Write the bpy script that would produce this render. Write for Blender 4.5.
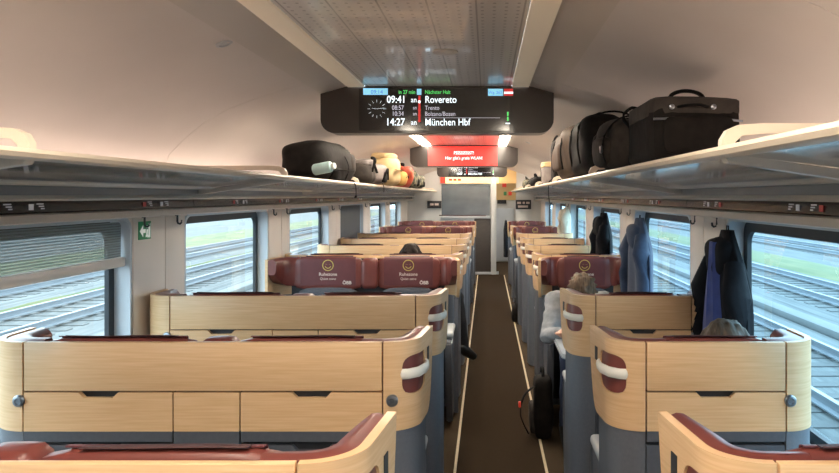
import bpy, bmesh, math, random
from mathutils import Vector, Matrix, noise
random.seed(7)
SC = bpy.context.scene
for o in list(bpy.data.objects): bpy.data.objects.remove(o, do_unlink=True)
COL = SC.collection
PI = math.pi

# ------------------------------------------------------------------ camera, sky, exposure
CAMZ, F = 1.60, 723.0
cd = bpy.data.cameras.new('camera'); cam = bpy.data.objects.new('camera', cd); COL.objects.link(cam)
cam.location = (0, 0, CAMZ); cam.rotation_euler = (PI/2, 0, 0)
cd.sensor_width = 36; cd.lens = 36*F/839; cd.clip_start = .05; cd.clip_end = 400
cd.shift_x = -(487-419.5)/839; cd.shift_y = -(236.5-196)/839
SC.camera = cam
SC.view_settings.view_transform = 'Standard'; SC.view_settings.look = 'None'
SC.view_settings.gamma = 1; SC.view_settings.exposure = 0.65; SC.view_settings.use_curve_mapping = False
W = bpy.data.worlds.new('world'); SC.world = W; W.use_nodes = True
WN = W.node_tree.nodes; WL = W.node_tree.links
bg = WN['Background']
tc = WN.new('ShaderNodeTexCoord'); nz = WN.new('ShaderNodeTexNoise'); nz.inputs['Scale'].default_value = 2.2; nz.inputs['Detail'].default_value = 5
rp = WN.new('ShaderNodeValToRGB'); rp.color_ramp.elements[0].position = .35; rp.color_ramp.elements[1].position = .7
rp.color_ramp.elements[0].color = (.72, .85, 1.0, 1); rp.color_ramp.elements[1].color = (.95, .98, 1, 1)
WL.new(tc.outputs['Generated'], nz.inputs['Vector']); WL.new(nz.outputs['Fac'], rp.inputs['Fac']); WL.new(rp.outputs['Color'], bg.inputs['Color'])
SKY = 4.3
bg.inputs['Strength'].default_value = SKY
LIGHT_ON, LIGHT_DIM, LIGHT_COVE = 23.0, 1.6, 7.5

# ------------------------------------------------------------------ materials
def s2l(c): return tuple((v/255/12.92 if v/255 <= .04045 else ((v/255+.055)/1.055)**2.4) for v in c)
MATS = {}
def mat(name, rgb, rough=.5, metal=0, spec=.5, coat=0, emit=0, noise_scale=None, rgb2=None, stretch=(1,1,1), bump=0, detail=4, lo=.3, hi=.7, sheen=0, wave=False):
    m = bpy.data.materials.new(name); m.use_nodes = True; MATS[name] = m
    N = m.node_tree.nodes; L = m.node_tree.links; b = N['Principled BSDF']
    c = (*s2l(rgb), 1)
    b.inputs['Base Color'].default_value = c; b.inputs['Roughness'].default_value = rough
    b.inputs['Metallic'].default_value = metal; b.inputs['Specular IOR Level'].default_value = spec
    b.inputs['Coat Weight'].default_value = coat; b.inputs['Coat Roughness'].default_value = .08
    if sheen: b.inputs['Sheen Weight'].default_value = sheen
    if emit:
        b.inputs['Emission Color'].default_value = c; b.inputs['Emission Strength'].default_value = emit
    if noise_scale:
        t = N.new('ShaderNodeTexCoord'); mp = N.new('ShaderNodeMapping'); mp.inputs['Scale'].default_value = stretch
        n = N.new('ShaderNodeTexNoise'); n.inputs['Scale'].default_value = noise_scale; n.inputs['Detail'].default_value = detail
        L.new(t.outputs['Object'], mp.inputs['Vector']); L.new(mp.outputs['Vector'], n.inputs['Vector'])
        r = N.new('ShaderNodeValToRGB'); r.color_ramp.elements[0].position = lo; r.color_ramp.elements[1].position = hi
        r.color_ramp.elements[0].color = c; r.color_ramp.elements[1].color = (*s2l(rgb2 or rgb), 1)
        L.new(n.outputs['Fac'], r.inputs['Fac']); L.new(r.outputs['Color'], b.inputs['Base Color'])
        if bump:
            bp = N.new('ShaderNodeBump'); bp.inputs['Strength'].default_value = bump; bp.inputs['Distance'].default_value = .01
            L.new(n.outputs['Fac'], bp.inputs['Height']); L.new(bp.outputs['Normal'], b.inputs['Normal'])
    return m
mat('veneer', (204,164,121), .42, noise_scale=3, rgb2=(218,182,141), stretch=(2,2,55), detail=6, coat=.08)
mat('veneer_edge', (222,186,132), .45, noise_scale=4, rgb2=(206,166,112), stretch=(2,2,40))
mat('grey_shell', (92,95,103), .45, noise_scale=90, rgb2=(98,101,109))
mat('dark_gap', (38,38,42), .6, noise_scale=20, rgb2=(44,44,48))
mat('grey_door', (76,79,87), .5, noise_scale=60, rgb2=(82,85,93))
mat('leather', (102,49,44), .36, noise_scale=6, rgb2=(116,58,51), bump=.08, coat=.05)
mat('leather_cover', (90,42,45), .5, noise_scale=9, rgb2=(100,48,50), bump=.05)
mat('cover_edge', (58,26,26), .6, noise_scale=9, rgb2=(66,30,30))
mat('seat_fabric', (62,64,72), .85, noise_scale=120, rgb2=(74,76,84), bump=.1)
mat('white_plastic', (226,222,214), .35, noise_scale=5, rgb2=(220,216,208))
mat('light_plastic', (186,188,190), .35, noise_scale=5, rgb2=(180,182,186))
mat('metal', (150,156,164), .28, metal=.9, noise_scale=30, rgb2=(138,144,152))
mat('dark_metal', (60,62,66), .4, metal=.6, noise_scale=30, rgb2=(66,68,72))
mat('print_yellow', (196,176,92), .6, noise_scale=30, rgb2=(188,168,88))
mat('print_white', (214,196,186), .6, noise_scale=30, rgb2=(206,188,180))
mat('wall', (232,222,213), .5, noise_scale=4, rgb2=(226,216,207))
mat('vault', (210,201,194), .5, noise_scale=1.5, rgb2=(203,193,186))
mat('trim_panel', (196,186,176), .35, noise_scale=2, rgb2=(190,180,170))
mat('reveal', (200,208,216), .5, noise_scale=4, rgb2=(194,202,210))
mat('rubber', (34,38,44), .5, noise_scale=20, rgb2=(40,44,50))
mat('rack_rail', (228,214,196), .38, noise_scale=4, rgb2=(222,208,190))
mat('rack_grey', (134,138,146), .4, metal=.25, noise_scale=3, rgb2=(126,130,138), stretch=(3,.2,3))
mat('rack_light', (206,202,196), .35, noise_scale=3, rgb2=(198,194,188))
mat('rack_shelf', (132,124,117), .12, noise_scale=2, rgb2=(140,132,125), spec=.9, coat=1)
mat('strip_black', (24,20,22), .25, noise_scale=5, rgb2=(34,24,24))
mat('mark_white', (190,190,196), .5, emit=.12); mat('mark_red', (150,56,54), .5, emit=.15); mat('mark_blue', (70,100,190), .5, emit=.4)
mat('carpet', (46,35,25), .95, spec=.08, noise_scale=260, rgb2=(58,46,34), bump=.25, detail=3)
mat('carpet_side', (60,49,37), .95, spec=.08, noise_scale=260, rgb2=(76,63,49), bump=.25, detail=3)
mat('stripe', (206,190,160), .7, noise_scale=40, rgb2=(194,178,148))
mat('display_case', (38,29,25), .3, noise_scale=3, rgb2=(44,34,29), coat=.3)
mat('screen', (20,18,20), .12, noise_scale=3, rgb2=(24,21,22), coat=.6)
mat('screen_red', (206,52,46), .3, emit=.75)
mat('px_white', (232,244,250), .5, emit=.95); mat('px_dim', (190,190,205), .5, emit=.6); mat('px_green', (90,220,110), .5, emit=.6)
mat('px_cyan', (140,205,232), .5, emit=.6); mat('px_red', (196,52,50), .5, emit=.5); mat('px_blue', (70,130,180), .5, emit=.5)
mat('lamp_on', (255,241,220), .4, emit=LIGHT_ON); mat('lamp_dim', (226,208,180), .5, emit=LIGHT_DIM*.06)
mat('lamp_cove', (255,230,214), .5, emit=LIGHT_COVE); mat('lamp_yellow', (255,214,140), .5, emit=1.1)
mat('black_bag', (22,19,18), .7, spec=.12, noise_scale=25, rgb2=(32,28,26), bump=.2)
mat('brown_bag', (62,50,42), .6, spec=.12, noise_scale=12, rgb2=(78,63,52), bump=.25)
mat('charcoal_bag', (52,48,46), .7, spec=.12, noise_scale=25, rgb2=(66,60,56), bump=.2)
mat('strap', (20,19,19), .7, spec=.12, noise_scale=60, rgb2=(28,26,26))
mat('grey_bag', (150,140,136), .7, noise_scale=14, rgb2=(122,112,110), bump=.2)
mat('cream_bag', (214,188,142), .75, noise_scale=10, rgb2=(200,172,126), bump=.2)
mat('orange_bag', (206,84,44), .65, noise_scale=12, rgb2=(190,72,40), bump=.2)
mat('mottled_bag', (40,42,38), .75, noise_scale=22, rgb2=(120,112,86), lo=.45, hi=.6, bump=.2)
mat('yellow_bag', (206,160,90), .7, noise_scale=12, rgb2=(190,146,80))
mat('bottle', (176,200,200), .35, noise_scale=6, rgb2=(160,188,190)); mat('bottle_cap', (216,222,220), .4, noise_scale=6, rgb2=(206,212,210))
mat('navy_coat', (30,40,72), .75, spec=.12, noise_scale=20, rgb2=(42,56,100), bump=.15, sheen=.2)
mat('blue_coat', (52,74,150), .7, noise_scale=20, rgb2=(44,62,128), bump=.15, sheen=.2)
mat('slate_coat', (66,76,98), .7, spec=.12, noise_scale=20, rgb2=(54,64,84), bump=.15, sheen=.2)
mat('black_coat', (20,21,26), .75, spec=.12, noise_scale=20, rgb2=(28,29,34), bump=.15)
mat('cream_cloth', (214,204,184), .8, noise_scale=10, rgb2=(200,188,166))
mat('skin', (214,164,138), .5, noise_scale=15, rgb2=(206,152,126))
mat('hair_fair', (62,44,32), .6, spec=.25, noise_scale=14, rgb2=(112,90,70), stretch=(6,1,1), bump=.5)
mat('hair_grey', (56,49,42), .6, spec=.25, noise_scale=14, rgb2=(100,90,80), stretch=(6,1,1), bump=.5)
mat('hair_dark', (26,18,15), .6, spec=.15, noise_scale=14, rgb2=(36,26,22), stretch=(6,1,1), bump=.5)
mat('grey_sweater', (150,151,154), .9, noise_scale=40, rgb2=(136,137,140), bump=.3)
mat('jeans', (52,62,88), .85, noise_scale=60, rgb2=(62,72,100), bump=.15)
mat('black_cloth', (22,22,26), .85, noise_scale=40, rgb2=(30,30,34), bump=.15)
mat('teal_cloth', (70,84,96), .85, noise_scale=40, rgb2=(80,94,106), bump=.15)
mat('shoe_black', (20,19,20), .45, noise_scale=30, rgb2=(28,27,28)); mat('eye_white', (232,228,222), .3, noise_scale=5, rgb2=(228,222,216))
mat('eye_dark', (40,30,26), .3, noise_scale=5, rgb2=(48,36,30)); mat('lip', (180,110,100), .5, noise_scale=9, rgb2=(172,102,94))
mat('ballast', (78,82,84), .95, noise_scale=6, rgb2=(108,112,112), stretch=(2.2,.05,1), detail=8)
mat('steel_rail', (128,136,144), .4, metal=.4, noise_scale=4, rgb2=(120,127,134), stretch=(1,.2,1))
mat('rust', (112,104,98), .8, noise_scale=8, rgb2=(126,116,108), stretch=(1,.3,1))
mat('sleeper', (92,95,96), .95, noise_scale=9, rgb2=(84,87,88))
mat('grass', (80,94,64), .95, noise_scale=2.2, rgb2=(112,114,82), stretch=(1.6,.12,1), detail=7)
mat('trough', (112,115,116), .9, noise_scale=3, rgb2=(102,106,106), stretch=(1,.2,1))
mat('green_sign', (26,110,66), .5, emit=.15); mat('sign_white', (228,232,226), .5, emit=.2)
mat('part_white', (206,206,204), .5, noise_scale=3, rgb2=(198,198,196)); mat('cab_dark', (66,58,54), .55, noise_scale=8, rgb2=(74,66,60), stretch=(1,1,9))
mat('vest_yellow', (226,190,132), .5, noise_scale=3, rgb2=(218,182,124)); mat('sign_red', (206,62,44), .5, emit=.25); mat('sign_green', (70,130,80), .5, emit=.15)
mat('sign_dark', (40,40,46), .4, noise_scale=3, rgb2=(46,46,52))

def special():
    # window glass: see-through with a blue-green tint and a Fresnel reflection
  for gname, tint in (('glass', (.80,.95,.96,1)), ('glass_blue', (.53,.83,.97,1))):  # same glass twice; cooler daylight on the single-seat side put into the second tint
    m = bpy.data.materials.new(gname); m.use_nodes = True; N = m.node_tree.nodes; L = m.node_tree.links; N.clear(); MATS[gname] = m
    o = N.new('ShaderNodeOutputMaterial'); mx = N.new('ShaderNodeMixShader'); t = N.new('ShaderNodeBsdfTransparent'); g = N.new('ShaderNodeBsdfGlossy'); 
    geo = N.new('ShaderNodeNewGeometry'); dt = N.new('ShaderNodeVectorMath'); dt.operation = 'DOT_PRODUCT'
    L.new(geo.outputs['Normal'], dt.inputs[0]); L.new(geo.outputs['Incoming'], dt.inputs[1])
    def mm(op, a, b):
        q = N.new('ShaderNodeMath'); q.operation = op
        for i, v in enumerate((a, b)):
            if isinstance(v, (int, float)): q.inputs[i].default_value = v
            else: L.new(v, q.inputs[i])
        return q.outputs[0]
    # Schlick reflectance, the same from both sides of the pane
    fr = mm('MULTIPLY_ADD', mm('POWER', mm('SUBTRACT', 1, mm('ABSOLUTE', dt.outputs['Value'], 0)), 5), .94); fr.node.inputs[2].default_value = .04
    t.inputs['Color'].default_value = tint; g.inputs['Roughness'].default_value = .02
    L.new(fr, mx.inputs[0]); L.new(t.outputs[0], mx.inputs[1]); L.new(g.outputs[0], mx.inputs[2]); L.new(mx.outputs[0], o.inputs[0])
    # frosted grey partition glass
  if True:
    m = bpy.data.materials.new('partition_glass'); m.use_nodes = True; MATS['partition_glass'] = m; b = m.node_tree.nodes['Principled BSDF']
    b.inputs['Base Color'].default_value = (.24, .28, .31, 1); b.inputs['Roughness'].default_value = .12; b.inputs['Coat Weight'].default_value = 1
    n = m.node_tree.nodes.new('ShaderNodeTexNoise'); n.inputs['Scale'].default_value = 3; r = m.node_tree.nodes.new('ShaderNodeValToRGB')
    r.color_ramp.elements[0].color = (.09, .11, .13, 1); r.color_ramp.elements[1].color = (.19, .22, .25, 1)
    m.node_tree.links.new(n.outputs['Fac'], r.inputs['Fac']); m.node_tree.links.new(r.outputs['Color'], b.inputs['Base Color'])
    # woven roller blind, partly see-through
    for nm, col, fac in (('blind_mesh', (150,158,158), .62), ('blind_dark', (92,88,88), .97)):
        m = bpy.data.materials.new(nm); m.use_nodes = True; MATS[nm] = m; N = m.node_tree.nodes; L = m.node_tree.links
        b = N['Principled BSDF']; b.inputs['Base Color'].default_value = (*s2l(col), 1); b.inputs['Roughness'].default_value = .8
        o = N['Material Output']; mx = N.new('ShaderNodeMixShader'); t = N.new('ShaderNodeBsdfTransparent')
        tcn = N.new('ShaderNodeTexCoord'); wv = N.new('ShaderNodeTexWave'); wv.bands_direction = 'Z'; wv.inputs['Scale'].default_value = 28
        ma = N.new('ShaderNodeMath'); ma.operation = 'MULTIPLY_ADD'; ma.inputs[1].default_value = .3 if fac < .9 else .02; ma.inputs[2].default_value = fac-.15
        L.new(tcn.outputs['Object'], wv.inputs['Vector']); L.new(wv.outputs['Fac'], ma.inputs[0])
        L.new(ma.outputs[0], mx.inputs[0]); L.new(t.outputs[0], mx.inputs[1]); L.new(b.outputs[0], mx.inputs[2]); L.new(mx.outputs[0], o.inputs[0])
    # perforated satin ceiling panel: small punched holes in rows
    m = bpy.data.materials.new('ceiling_metal'); m.use_nodes = True; MATS['ceiling_metal'] = m; N = m.node_tree.nodes; L = m.node_tree.links
    b = N['Principled BSDF']; b.inputs['Roughness'].default_value = .3; b.inputs['Coat Weight'].default_value = .3
    tcn = N.new('ShaderNodeTexCoord'); sp = N.new('ShaderNodeSeparateXYZ'); L.new(tcn.outputs['Object'], sp.inputs[0])
    def mth(op, a, bb, cc=None):
        q = N.new('ShaderNodeMath'); q.operation = op
        for i, v in enumerate((a, bb, cc)):
            if v is None: continue
            if isinstance(v, (int, float)): q.inputs[i].default_value = v
            else: L.new(v, q.inputs[i])
        return q.outputs[0]
    def cell(src, k): return mth('ABSOLUTE', mth('SUBTRACT', mth('FRACT', mth('MULTIPLY', src, k), 0), .5), 0)
    dx = cell(sp.outputs[0], 26); dy = cell(sp.outputs[1], 22)
    hole = mth('LESS_THAN', mth('ADD', mth('MULTIPLY', dx, dx), mth('MULTIPLY', dy, dy)), .022)
    groove = mth('LESS_THAN', cell(sp.outputs[0], 6.5), .02)
    mx = N.new('ShaderNodeMix'); mx.data_type = 'RGBA'; mx.inputs['A'].default_value = (*s2l((214,207,200)), 1); mx.inputs['B'].default_value = (*s2l((140,132,126)), 1)
    L.new(mth('MAXIMUM', mth('MULTIPLY', hole, .8), mth('MULTIPLY', groove, .8)), mx.inputs['Factor']); L.new(mx.outputs['Result'], b.inputs['Base Color'])
special()

# ------------------------------------------------------------------ mesh helpers
def obj(name, bm, m, parent=None, loc=(0,0,0), smooth=True, ang=35):
    bmesh.ops.recalc_face_normals(bm, faces=bm.faces[:])
    if smooth:
        for f in bm.faces: f.smooth = True
        a = math.radians(ang)
        for e in bm.edges:
            if len(e.link_faces) != 2 or e.calc_face_angle(0) > a: e.smooth = False
    me = bpy.data.meshes.new(name); bm.to_mesh(me); bm.free()
    me.materials.append(MATS[m]); o = bpy.data.objects.new(name, me); COL.objects.link(o); o.location = loc
    if parent is not None: o.parent = parent
    return o
def tag(o, label=None, cat=None, group=None, kind=None):
    if label: o['label'] = label
    if cat: o['category'] = cat
    if group: o['group'] = group
    if kind: o['kind'] = kind
    return o
def empty(name, loc=(0,0,0)):
    o = bpy.data.objects.new(name, None); COL.objects.link(o); o.location = loc; o.empty_display_size = .1; return o
def copy_tree(o, parent=None):
    c = o.copy(); COL.objects.link(c); c.parent = parent
    for ch in list(o.children): copy_tree(ch, c)
    return c
def box(bm, x0, x1, y0, y1, z0, z1, bev=0, seg=2):
    r = bmesh.ops.create_cube(bm, size=1, matrix=Matrix.Translation(((x0+x1)/2, (y0+y1)/2, (z0+z1)/2)) @ Matrix.Diagonal((abs(x1-x0), abs(y1-y0), abs(z1-z0), 1)))
    if bev:
        es = list({e for v in r['verts'] for e in v.link_edges})
        bmesh.ops.bevel(bm, geom=es, offset=bev, segments=seg, profile=.5, affect='EDGES', clamp_overlap=True)
    return bm
def B(*a, **k): return box(bmesh.new(), *a, **k)
def prism(bm, pts, axis, a0, a1):
    """extrude a 2-D outline along an axis. axis 'x': pts are (y,z); 'y': (x,z); 'z': (x,y)"""
    def P(p, a): return {'x': (a, p[0], p[1]), 'y': (p[0], a, p[1]), 'z': (p[0], p[1], a)}[axis]
    v0 = [bm.verts.new(P(p, a0)) for p in pts]; v1 = [bm.verts.new(P(p, a1)) for p in pts]
    f0 = bm.faces.new(v0); f1 = bm.faces.new(v1[::-1]); n = len(pts)
    for i in range(n): bm.faces.new((v0[i], v0[(i+1) % n], v1[(i+1) % n], v1[i]))
    return bm
def rrect(x0, x1, z0, z1, r, n=5, corners=(1,1,1,1)):
    pts = []
    for k, (cx, cz, a) in enumerate(((x1-r, z1-r, 0), (x0+r, z1-r, 90), (x0+r, z0+r, 180), (x1-r, z0+r, 270))):
        if corners[k]:
            for i in range(n+1):
                t = math.radians(a+90*i/n); pts.append((cx+r*math.cos(t), cz+r*math.sin(t)))
        else:
            pts.append(((x1, z1), (x0, z1), (x0, z0), (x1, z0))[k])
    return pts
def sweep(bm, pts, rw, rh=None, n=8, cap=True, up=Vector((0,0,1)), taper=None):
    pts = [Vector(p) for p in pts]; rh = rw if rh is None else rh; rings = []
    for i, p in enumerate(pts):
        t = (pts[min(i+1, len(pts)-1)]-pts[max(i-1, 0)]).normalized()
        u = up if abs(t.dot(up)) < .95 else Vector((1, 0, 0))
        a = t.cross(u).normalized(); b = a.cross(t).normalized(); k = taper[i] if taper else 1
        rings.append([bm.verts.new(p+a*rw*k*math.cos(2*PI*j/n)+b*rh*k*math.sin(2*PI*j/n)) for j in range(n)])
    for r0, r1 in zip(rings, rings[1:]):
        for j in range(n): bm.faces.new((r0[j], r0[(j+1) % n], r1[(j+1) % n], r1[j]))
    if cap: bm.faces.new(rings[0][::-1]); bm.faces.new(rings[-1])
    return bm
def lathe(bm, prof, M=Matrix(), n=16):
    rings = []
    for r, z in prof: rings.append([bm.verts.new(M @ Vector((r*math.cos(2*PI*j/n), r*math.sin(2*PI*j/n), z))) for j in range(n)])
    for r0, r1 in zip(rings, rings[1:]):
        for j in range(n): bm.faces.new((r0[j], r0[(j+1) % n], r1[(j+1) % n], r1[j]))
    bm.faces.new(rings[0][::-1]); bm.faces.new(rings[-1]); return bm
def profile_strip(bm, prof, y0, y1, ny=1):
    rows = [[bm.verts.new((x, y0+(y1-y0)*k/ny, z)) for x, z in prof] for k in range(ny+1)]
    for a, b in zip(rows, rows[1:]):
        for i in range(len(prof)-1): bm.faces.new((a[i], a[i+1], b[i+1], b[i]))
    return bm
def thicken(bm, d, ref=None):
    """give a sheet thickness d against its normals"""
    bmesh.ops.recalc_face_normals(bm, faces=bm.faces[:]); bm.normal_update()
    if ref is not None and sum(f.normal.dot(f.calc_center_median()-Vector(ref)) for f in bm.faces) > 0: d = -d      # always grow away from ref
    vs = bm.verts[:]; fs = bm.faces[:]; be = [e for e in bm.edges if len(e.link_faces) == 1]
    m = {v: bm.verts.new(v.co-v.normal*d) for v in vs}
    for f in fs: bm.faces.new([m[v] for v in reversed(f.verts)])
    for e in be:
        a, b = e.verts; bm.faces.new((a, b, m[b], m[a]))
    return bm
def softbox(sx, sy, sz, n=9, p=4, amp=.01, seed=0, fs=6, flat=True, shape=None):
    bm = bmesh.new(); bmesh.ops.create_cube(bm, size=2)
    bmesh.ops.subdivide_edges(bm, edges=bm.edges[:], cuts=n, use_grid_fill=True)
    for v in bm.verts:
        x, y, z = v.co; k = (abs(x)**p+abs(y)**p+abs(z)**p)**(1/p)
        q = Vector((x/k*sx/2, y/k*sy/2, z/k*sz/2)); d = noise.noise(q*fs+Vector((seed*3.1, seed, 0)))
        nrm = Vector((q.x/sx**2, q.y/sy**2, q.z/sz**2)).normalized(); q += nrm*amp*d
        if shape: q = shape(q)
        if flat and q.z < -sz/2*.96: q.z = -sz/2
        v.co = q+Vector((0, 0, sz/2))
    return bm
def text(s, size, loc, m, parent, align='LEFT', rot=(PI/2,0,0), bold=0, name='lettering', ext=.0004):
    c = bpy.data.curves.new('t', 'FONT'); c.body = s; c.size = size; c.align_x = align; c.extrude = ext; c.offset = bold; c.resolution_u = 3
    t = bpy.data.objects.new('t', c); COL.objects.link(t); bpy.context.view_layer.update()
    me = bpy.data.meshes.new_from_object(t.evaluated_get(bpy.context.evaluated_depsgraph_get())); bpy.data.objects.remove(t); bpy.data.curves.remove(c)
    me.materials.clear(); me.materials.append(MATS[m]); o = bpy.data.objects.new(name, me); COL.objects.link(o)
    o.location = loc; o.rotation_euler = rot; o.parent = parent; return o

# ------------------------------------------------------------------ setting: floor, walls, windows, ceiling
XL, XR, XC, HW = -1.63, 1.10, -.265, 1.365
Y0, YE = -2.2, 14.8
def struct(name, bm, m, label, smooth=True, ang=35):
    return tag(obj(name, bm, m, smooth=smooth, ang=ang), label, kind='structure')
floor = struct('floor', B(XL-.1, XR+.1, Y0, 18, -.06, 0), 'carpet_side', 'brown carpeted floor of the train saloon under the seats')
obj('aisle_carpet', B(-.18, .34, Y0, 14.7, 0, .003), 'carpet', floor)
struct('trim_1', B(-.194, -.178, Y0, 14.6, 0, .005), 'stripe', 'thin cream line in the carpet along the double benches')
struct('trim_2', B(.338, .354, Y0, 14.6, 0, .005), 'stripe', 'thin cream line in the carpet along the single seats')

WZ0, WZ1 = .70, 1.492
WIN = [(-.22+2.06*k, 1.24+2.06*k) for k in range(0, 7)]
def side_wall(sg, name, label):
    X = XL if sg < 0 else XR
    bm = bmesh.new(); a, b = (X-.1, X) if sg < 0 else (X, X+.1)
    box(bm, a, b, Y0, 18, 0, WZ0); box(bm, a, b, Y0, 18, WZ1, 1.75)
    edges = [Y0]+[e for w in WIN for e in w]+[18]
    for i in range(0, len(edges), 2): box(bm, a, b, edges[i], edges[i+1], WZ0, WZ1)
    w = struct(name, bm, 'wall', label, smooth=False)
    for y0, y1 in zip([w_[1] for w_ in WIN], [w_[0] for w_ in WIN[1:]]):     # pillar cover panels with a seam between them
        ym = y0+.58*(y1-y0)
        for c, d in ((y0+.02, ym-.004), (ym+.004, y1-.02)):
            obj('pillar_panel', B(*( (X, X+.008) if sg < 0 else (X-.008, X)), c, d, .66, 1.512, bev=.003), 'wall', w)
        for hy in (y0+.10, y0+.46):                                             # coat hooks under the rack
            hx = X-sg*.008
            hk = sweep(bmesh.new(), [(hx, hy, 1.50), (hx-sg*.012, hy, 1.50), (hx-sg*.012, hy, 1.468), (hx-sg*.016, hy, 1.458), (hx-sg*.026, hy, 1.455), (hx-sg*.033, hy, 1.462), (hx-sg*.034, hy, 1.475)], .005, n=6)
            obj('coat_hook', hk, 'dark_metal', w)
    return w
side_wall(-1, 'wall_left', 'pale window wall beside the double benches')
side_wall(1, 'wall_right', 'pale window wall beside the single seats')
nwin = 0
for sg in (-1, 1):
    X = XL if sg < 0 else XR
    for k, (y0, y1) in enumerate(WIN):
        nwin += 1; e = empty('window_%d' % nwin, (X, (y0+y1)/2, WZ0))
        side = 'double benches' if sg < 0 else 'single seats'
        tag(e, 'wide dark-framed train window beside the %s' % side, group='windows beside the %s' % side, kind='structure')
        if sg < 0 and k == 1: e['label'] = 'train window with a half-drawn grey mesh blind'; del e['group']
        if sg < 0 and k == 4: e['label'] = 'train window covered by a fully drawn dark blind'; del e['group']
        hy, h = (y1-y0)/2, WZ1-WZ0
        def ring(o, i, x0, x1):
            bm = bmesh.new(); A = rrect(-hy+o, hy-o, o, h-o, .07); C = rrect(-hy+i, hy-i, i, h-i, .06); n = len(A)
            vs = [[bm.verts.new((x, p[0], p[1])) for p in q] for q in (A, C) for x in (x0, x1)]
            for p, q in ((0, 1), (1, 3), (3, 2), (2, 0)):
                for j in range(n): bm.faces.new((vs[p][j], vs[p][(j+1) % n], vs[q][(j+1) % n], vs[q][j]))
            return bm
        obj('reveal', ring(-.012, .004, sg*-.004, sg*.075), 'reveal', e)
        obj('frame', ring(.0, .05, sg*.07, sg*.09), 'rubber', e)
        bm = bmesh.new(); bm.faces.new([bm.verts.new((sg*.08, p[0], p[1])) for p in rrect(-hy+.03, hy-.03, .03, h-.03, .06)]); obj('pane', bm, 'glass' if sg < 0 else 'glass_blue', e)
        if sg < 0 and k in (1, 4):
            low = .62 if k == 1 else .12
            obj('blind', B(-.034, -.031, -hy+.02, hy-.02, low, h-.01), 'blind_mesh' if k == 1 else 'blind_dark', e)
            obj('blind_bar', B(-.05, -.012, -hy+.012, hy-.012, low-.04, low+.004, bev=.008), 'wall', e)
        # light portals: the daylight comes through these openings
        pl = bpy.data.lights.new('window_daylight', 'AREA'); pl.shape = 'RECTANGLE'; pl.size = y1-y0; pl.size_y = h; pl.cycles.is_portal = True
        po = bpy.data.objects.new('window_daylight', pl); COL.objects.link(po); po.location = (X+sg*.095, (y0+y1)/2, WZ0+h/2)
        po.rotation_euler = (PI/2, 0, -sg*PI/2+PI)
        po.rotation_euler = Vector((-sg, 0, 0)).to_track_quat('-Z', 'Z').to_euler()

VA = [(1.365,1.60),(1.36,1.72),(1.325,1.81),(1.24,1.895),(1.15,1.97),(1.03,2.035),(.90,2.085),(.77,2.125),(.64,2.16)]
ceil = empty('ceiling', (XC, 0, 2.2)); tag(ceil, 'pale curved ceiling with a perforated centre panel', kind='structure')
def crel(prof): return [(c, z-2.2) for c, z in prof]
segs = [Y0, 1.66, 3.62, 5.58, 7.54, 9.5, 11.46, 13.42, 18]
for a, b in zip(segs, segs[1:]):
    for sg in (-1, 1):
        bm = profile_strip(bmesh.new(), [(sg*c, z) for c, z in crel(VA)], a+.002, b-.002); obj('vault_panel', thicken(bm, .02, (0, (a+b)/2, -.9)), 'vault', ceil, ang=60)
        obj('trim_panel', thicken(profile_strip(bmesh.new(), [(sg*c, z) for c, z in crel([(.645,2.1585),(.489,2.2025)])], a+.001, b-.001), .01, (0, (a+b)/2, -.9)), 'trim_panel', ceil)
for a, b in ((Y0, 1.66), (1.66, 4.1), (4.1, 8.7), (8.7, 13.3), (13.3, 18)):
    obj('centre_panel', B(-.40, .40, a+.002, b-.002, .0, .012), 'ceiling_metal', ceil)
obj('ceiling_sensor', lathe(bmesh.new(), [(.055, 0), (.055, -.004), (.045, -.008), (.02, -.008)], Matrix.Translation((.09, 3.0, 0)), 24), 'trim_panel', ceil)
# small round spotlight in the vault
sp = Vector((-.945, 2.60, 2.150)); nrm = Vector((.42, 0, -1)).normalized(); R = nrm.to_track_quat('Z', 'Y').to_matrix().to_4x4()
o = obj('spot_fixture', lathe(bmesh.new(), [(.03, -.02), (.032, .004), (.022, .007), (.018, .002), (.005, .002)], R, 16), 'light_plastic', None, sp)
tag(o, 'small round spotlight set into the curved ceiling above the double benches', 'spotlight')
o = obj('spot_fixture', lathe(bmesh.new(), [(.03, -.02), (.032, .004), (.022, .007), (.018, .002), (.005, .002)], Vector((-.42,0,-1)).normalized().to_track_quat('Z','Y').to_matrix().to_4x4(), 16), 'light_plastic', None, (2*XC-sp.x, 7.4, 2.150))
tag(o, 'small round spotlight in the curved ceiling past the first information screen', 'spotlight')
# ceiling light strips: bright everywhere except the stretch before the first display
for (a, b, on, t) in ((-2.1, 1.62, 1, 'lit light strip behind the first ceiling stretch'), (1.7, 3.93, 0, 'dim cream light strip before the first information screen'), (4.16, 8.5, 1, 'bright warm light strip between the first two information screens'),
                      (8.8, 13.1, 1, 'bright warm light strip past the red information screen'), (13.4, 14.7, 1, 'bright warm light strip past the last information screen')):
    for sg in (-1, 1):
        o = obj('ceiling_light_strip', B(-.046, .046, -(b-a)/2, (b-a)/2, -.012, .004, bev=.003), 'lamp_on' if on else 'lamp_dim', None, (XC+sg*.447, (a+b)/2, 2.203))
        tag(o, t+(' on the double-bench side' if sg < 0 else ' on the single-seat side'), 'light', 'ceiling light strips')
struct('wall_back', B(XL, XR, Y0-.06, Y0, 0, 2.25), 'wall', 'pale end wall behind the saloon')

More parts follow.
